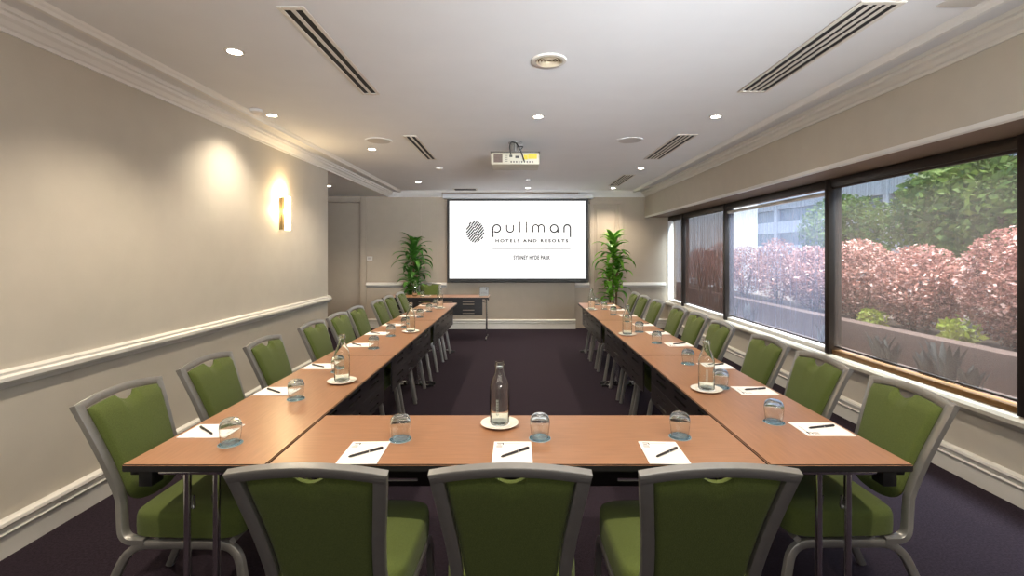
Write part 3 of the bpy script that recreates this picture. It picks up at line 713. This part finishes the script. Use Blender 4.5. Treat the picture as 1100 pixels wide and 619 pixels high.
# ------------------------------------------------------------------ potted plants
def strap_leaf(m, base, az, length, lift, width, droop, mi=0, nseg=8):
    d = Vector((math.cos(az), math.sin(az), 0)); side = Vector((-d.y, d.x, 0)); p = Vector(base); ang = lift; vs = []; st = length/nseg
    for i in range(nseg+1):
        s = i/nseg; w = width*max(.03, (math.sin(PI*min(1, s*.8+.18))**.8 if s < 1 else 0))
        up = Vector((0, 0, 1))*math.cos(ang)-d*math.sin(ang)
        vs += [p-side*w+up*w*.35, p, p+side*w+up*w*.35]
        p = p+(d*math.cos(ang)+Vector((0, 0, 1))*math.sin(ang))*st; ang -= droop/nseg*(.4+1.3*s)
    fs = []
    for i in range(nseg):
        a = i*3; fs += [(a, a+1, a+4, a+3), (a+1, a+2, a+5, a+4)]
    m.add(vs, fs, mi, True)
def dracaena(name, label, loc, H, lm, seed, pot_h=.42, pot_r=.19):
    rnd = random.Random(seed)
    t = thing(name, label, 'plant', loc, 0, 'potted plants at the back wall')
    MB().lathe([(pot_r*.72, 0), (pot_r*.78, .01), (pot_r, pot_h-.04), (pot_r*1.04, pot_h-.035), (pot_r*1.04, pot_h), (pot_r*.93, pot_h), (pot_r*.9, pot_h-.05), (.02, pot_h-.05)], 32, cap1=False).build('pot', POT, t)
    MB().lathe([(pot_r*.9, pot_h-.045), (.02, pot_h-.035)], 24).build('soil', SOIL, t)
    heads = [(0, 0, H-.30, 34, .52, .75), (.07, -.03, H-.55, 20, .36, .7), (-.07, .0, H-.70, 20, .36, .65), (.05, -.06, H-.88, 18, .34, .6), (-.05, -.04, H-1.03, 16, .34, .55)]
    fm = MB()
    for q, (x, y, z, n, L, lift0) in enumerate(heads):
        if q < 3: MB().tube([(x*.7, y*.7, pot_h-.05), (x, y, z)], .018, 8).build('cane', CANE, t)
        for k in range(n):
            az = k*2.39996+rnd.uniform(-.3, .3)+q; f = k/n
            zz = z-.10+.28*f if q == 0 else z-.1+.2*f
            lift = (-.05+1.25*f**1.1)*lift0/.62+rnd.uniform(-.15, .15)
            strap_leaf(fm, (x, y, zz), az, L*rnd.uniform(.75, 1.08)*(1-.15*f), min(1.35, lift+.3), .050*rnd.uniform(.8, 1.1), rnd.uniform(1.6, 2.3)*(1-.12*f))
    fm.v = [(x, y*.5 if y > 0 else y*.8, z) for (x, y, z) in fm.v]
    fm.build('foliage', lm, t, recalc=False)
dracaena('potted_dracaena', 'tall dark-green potted dracaena left of the projection screen, behind the back table', (-1.99, 9.06, 0), 1.70, DRACD, 3)
dracaena('potted_dracaena', 'tall bright-green potted dracaena in a black pot right of the projection screen', (1.76, 8.72, 0), 1.76, DRAC, 5, .50, .17)

# ------------------------------------------------------------------ outside
struct('ground_terrace', MB().box(XR+.16, 26, -8, 40, -.12, -.02), CONC)
struct('planter_wall', MB().box(4.25, 4.45, -1, 16, -.02, .62, bev=.01), BRICK)
struct('ground_planter', MB().box(4.45, 5.7, -1, 16, -.02, .497), SOIL)
def leaf_cloud(rnd, n, rx, ry, rz, cz, sz, shell=.35, pale=0.):  # pale: share of leaves coloured as sun sparkles
    m = MB()
    for k in range(n):
        while True:
            a, b, c = rnd.uniform(-1, 1), rnd.uniform(-1, 1), rnd.uniform(-1, 1); r2 = a*a+b*b+c*c
            if shell < r2 < 1: break
        p = Vector((a*rx, b*ry, cz+c*rz)); s = sz*rnd.uniform(.6, 1.3)
        u = Vector((rnd.gauss(0, 1), rnd.gauss(0, 1), rnd.gauss(0, .6))).normalized(); v = u.cross(Vector((rnd.gauss(0, 1), rnd.gauss(0, 1), rnd.gauss(0, 1)))).normalized()
        m.add([p-u*s, p+v*s*.5+u*s*.1, p+u*s, p-v*s*.5+u*s*.1], [(0, 1, 2, 3)], 1 if rnd.random() < pale else 0)
    return m
rnd = random.Random(11)
HY = [3.55, 4.65, 5.85, 6.95, 8.1, 9.3, 10.6, 11.8, 13.0]
for k, y in enumerate(HY):
    hz = [.66, .62, .53, .58, .54, .62, .56, .6, .55][k]
    t = thing('copper_shrub', 'copper-red leaved shrub outside the windows, %s from the camera' % ORD[k], 'shrub', (4.99+rnd.uniform(-.03, .12), y, .5), 0, 'red hedge outside the windows')
    leaf_cloud(rnd, 9500 if k < 5 else 4500, .46, .56, hz, hz+.05, .026, .12, .25).build('foliage', [COPPER, COPPER_GLINT], t, recalc=False)
    m = MB()
    for q in range(5):
        a = rnd.uniform(0, 6.28); m.tube([(.05*math.cos(a), .05*math.sin(a), -.02), (.15*math.cos(a), .2*math.sin(a), .4), (.25*math.cos(a), .35*math.sin(a), .8)], [.02, .014, .006], 6)
    m.build('stem', BARK, t)
for k, (y, hz) in enumerate(((4.0, .15), (4.9, .17), (6.1, .13))):
    t = thing('low_olive_shrub', 'low yellow-green shrub at the foot of the red hedge, %s from the camera' % ORD[k], 'shrub', (4.58, y, .5), 0, 'low shrubs under the hedge')
    leaf_cloud(rnd, 220, .1, .25, hz, hz+.02, .04, .1).build('foliage', COPPERG, t, recalc=False)
TR = [(7.6, 4.9, 3.2, 1.5), (8.3, 8.0, 2.7, 1.5), (10.6, 11.2, 2.7, 1.5), (13.0, 13.4, 3.0, 1.3), (11.3, 6.8, 4.2, 1.8), (12.0, 17.2, 2.6, 1.6)]
for k, (x, y, z, r) in enumerate(TR):
    t = thing('leafy_tree', 'blurred green tree beyond the red hedge, %s of the row' % ORD[k], 'tree', (x, y, -.02), 0, 'trees beyond the hedge')
    leaf_cloud(rnd, 3800, r, r, r*.85, z-.3, .10, .1).build('crown', GREENL, t, recalc=False)
    MB().tube([(0, 0, 0), (.05, .05, 1.2), (0, .1, z-.5)], [.14, .11, .06], 8).build('trunk', BARK, t)
t = thing('office_building', 'pale building with horizontal window bands beyond the trees', 'building', (15.5, 27, -.02), .06)
m = MB()
for q in range(9): m.box(-1, 1, -20, 20, q*1.3, q*1.3+.62)
m.build('wall', BLDG, t)
MB().box(-.85, .9, -19.9, 19.9, 0, 11).build('window_band', BLDGD, t)
for q in range(11): MB().box(-1.03, -.84, -19+q*3.7, -18.7+q*3.7, 0, 11.2).build('pilaster', BLDG, t)
t = thing('white_parapet', 'sunlit white rendered wall outside beyond the far window', 'wall', (6.6, 17.6, -.02), .1)  # added wall, bright backdrop for the light gap at the far blind
MB().box(-2.6, 2.4, -.1, .1, 0, 4.2).build('panel', BLDG, t); MB().box(-2.65, 2.45, -.14, .14, 4.2, 4.3, bev=.01).build('coping', CONC, t)
# planter trough hard against the glass with upright plants, their silhouette shade put into a near-black leaf colour
struct('planter_trough', MB().box(XR+.2, XR+.42, 1.2, 9.3, -.02, .52, bev=.008), BRICK)
SP = [(3.62, .24, 'beside the nearest blind\'s right half'), (3.78, .17, 'right neighbour of the tallest, nearest blind'), (3.42, .13, 'low one behind the nearest blind\'s right end'), (4.26, .2, 'near the left end of the nearest blind'), (4.15, .16, 'second near the left end of the nearest blind'),
      (5.02, .2, 'behind the bluish blind'), (4.9, .14, 'low one behind the bluish blind'), (6.65, .22, 'at the far end of the bluish blind'), (7.15, .26, 'behind the second window'), (7.7, .22, 'behind the second window, farther'), (8.35, .2, 'beside the far mullion')]
for k, (y, h, w) in enumerate(SP):
    t = thing('upright_plant', 'small dark upright plant outside the glass, %s' % w, 'plant', (XR+.27, y, .515), 0, 'dark plants against the glass')
    m = MB()
    for q in range(18):
        a = rnd.uniform(0, 6.28); strap_leaf(m, (.02*math.cos(a), .05*math.sin(a)+rnd.uniform(-.05, .05), 0), a, (h+.06)*rnd.uniform(.6, 1.1), 1.35, .024, .35, 0, 5)
    m.build('foliage', SILHOUETTE, t, recalc=False)
    MB().tube([(0, 0, -.003), (0, 0, h*.6)], .006, 6).build('stem', BARK, t)

# ------------------------------------------------------------------ lights
w = bpy.data.worlds.new('sky_world'); scn.world = w; w.use_nodes = True
nt = w.node_tree; bg = nt.nodes['Background']; sk = nt.nodes.new('ShaderNodeTexSky'); sk.sky_type = 'NISHITA'; sk.sun_disc = False
sk.sun_elevation = math.radians(50); sk.sun_rotation = math.radians(20)
nt.links.new(sk.outputs[0], bg.inputs['Color']); bg.inputs['Strength'].default_value = .30
sun = bpy.data.lights.new('sun', 'SUN'); sun.energy = 7.5; sun.angle = .01; sun.color = (1, .95, .86)
so = bpy.data.objects.new('sun', sun); C.objects.link(so)
dirv = Vector((-.12, .45, -.86)); so.rotation_euler = dirv.to_track_quat('-Z', 'Y').to_euler()
def area(name, loc, tgt, sx, sy, p, col):
    l = bpy.data.lights.new(name, 'AREA'); l.shape = 'RECTANGLE'; l.size = sx; l.size_y = sy; l.energy = p; l.color = col
    o = bpy.data.objects.new(name, l); C.objects.link(o); o.location = loc
    o.rotation_euler = (Vector(tgt)-Vector(loc)).to_track_quat('-Z', 'Y').to_euler(); return o
area('window_skylight', (4.0, 4.8, 4.2), (1.6, 4.8, .8), 8., 1.2, 1300, (.80, .90, 1.))  # added area lamp outside, strengthens the sky light through the blinds
area('photographer_bounce', (0, .35, 2.0), (0, 2.6, 2.9), 4.0, .5, 18, (1, .93, .85))  # added area lamp above the frame, brightens the near ceiling
area('photographer_fill', (0, -2.4, 1.7), (0, 2, 1.1), 3.6, 1.0, 16, (1, .95, .88))  # added fill lamp behind the camera, lifts the chair backs
b2 = area('photographer_uplight', (1.6, -1.4, 1.72), (-.1, 5.6, 2.85), 1.6, .25, 30, (.86, .93, 1.)); b2.data.spread = math.radians(50)  # added cool lamp out of view, brightens the far ceiling

# ------------------------------------------------------------------ camera
cam = bpy.data.cameras.new('camera'); co = bpy.data.objects.new('camera', cam); C.objects.link(co); scn.camera = co
co.location = (0, 0, HC); co.rotation_euler = (PI/2, 0, 0)
cam.sensor_width = 36; cam.lens = 36*508/1100; cam.shift_x = -.0055; cam.shift_y = -.035; cam.clip_start = .05
scn.view_settings.view_transform = 'Standard'; scn.view_settings.look = 'None'; scn.view_settings.exposure = .78
scn.cycles.use_denoising = True
scn.cycles.max_bounces = 12; scn.cycles.diffuse_bounces = 6; scn.cycles.transparent_max_bounces = 16; scn.cycles.transmission_bounces = 10
scn.cycles.sample_clamp_indirect = 6
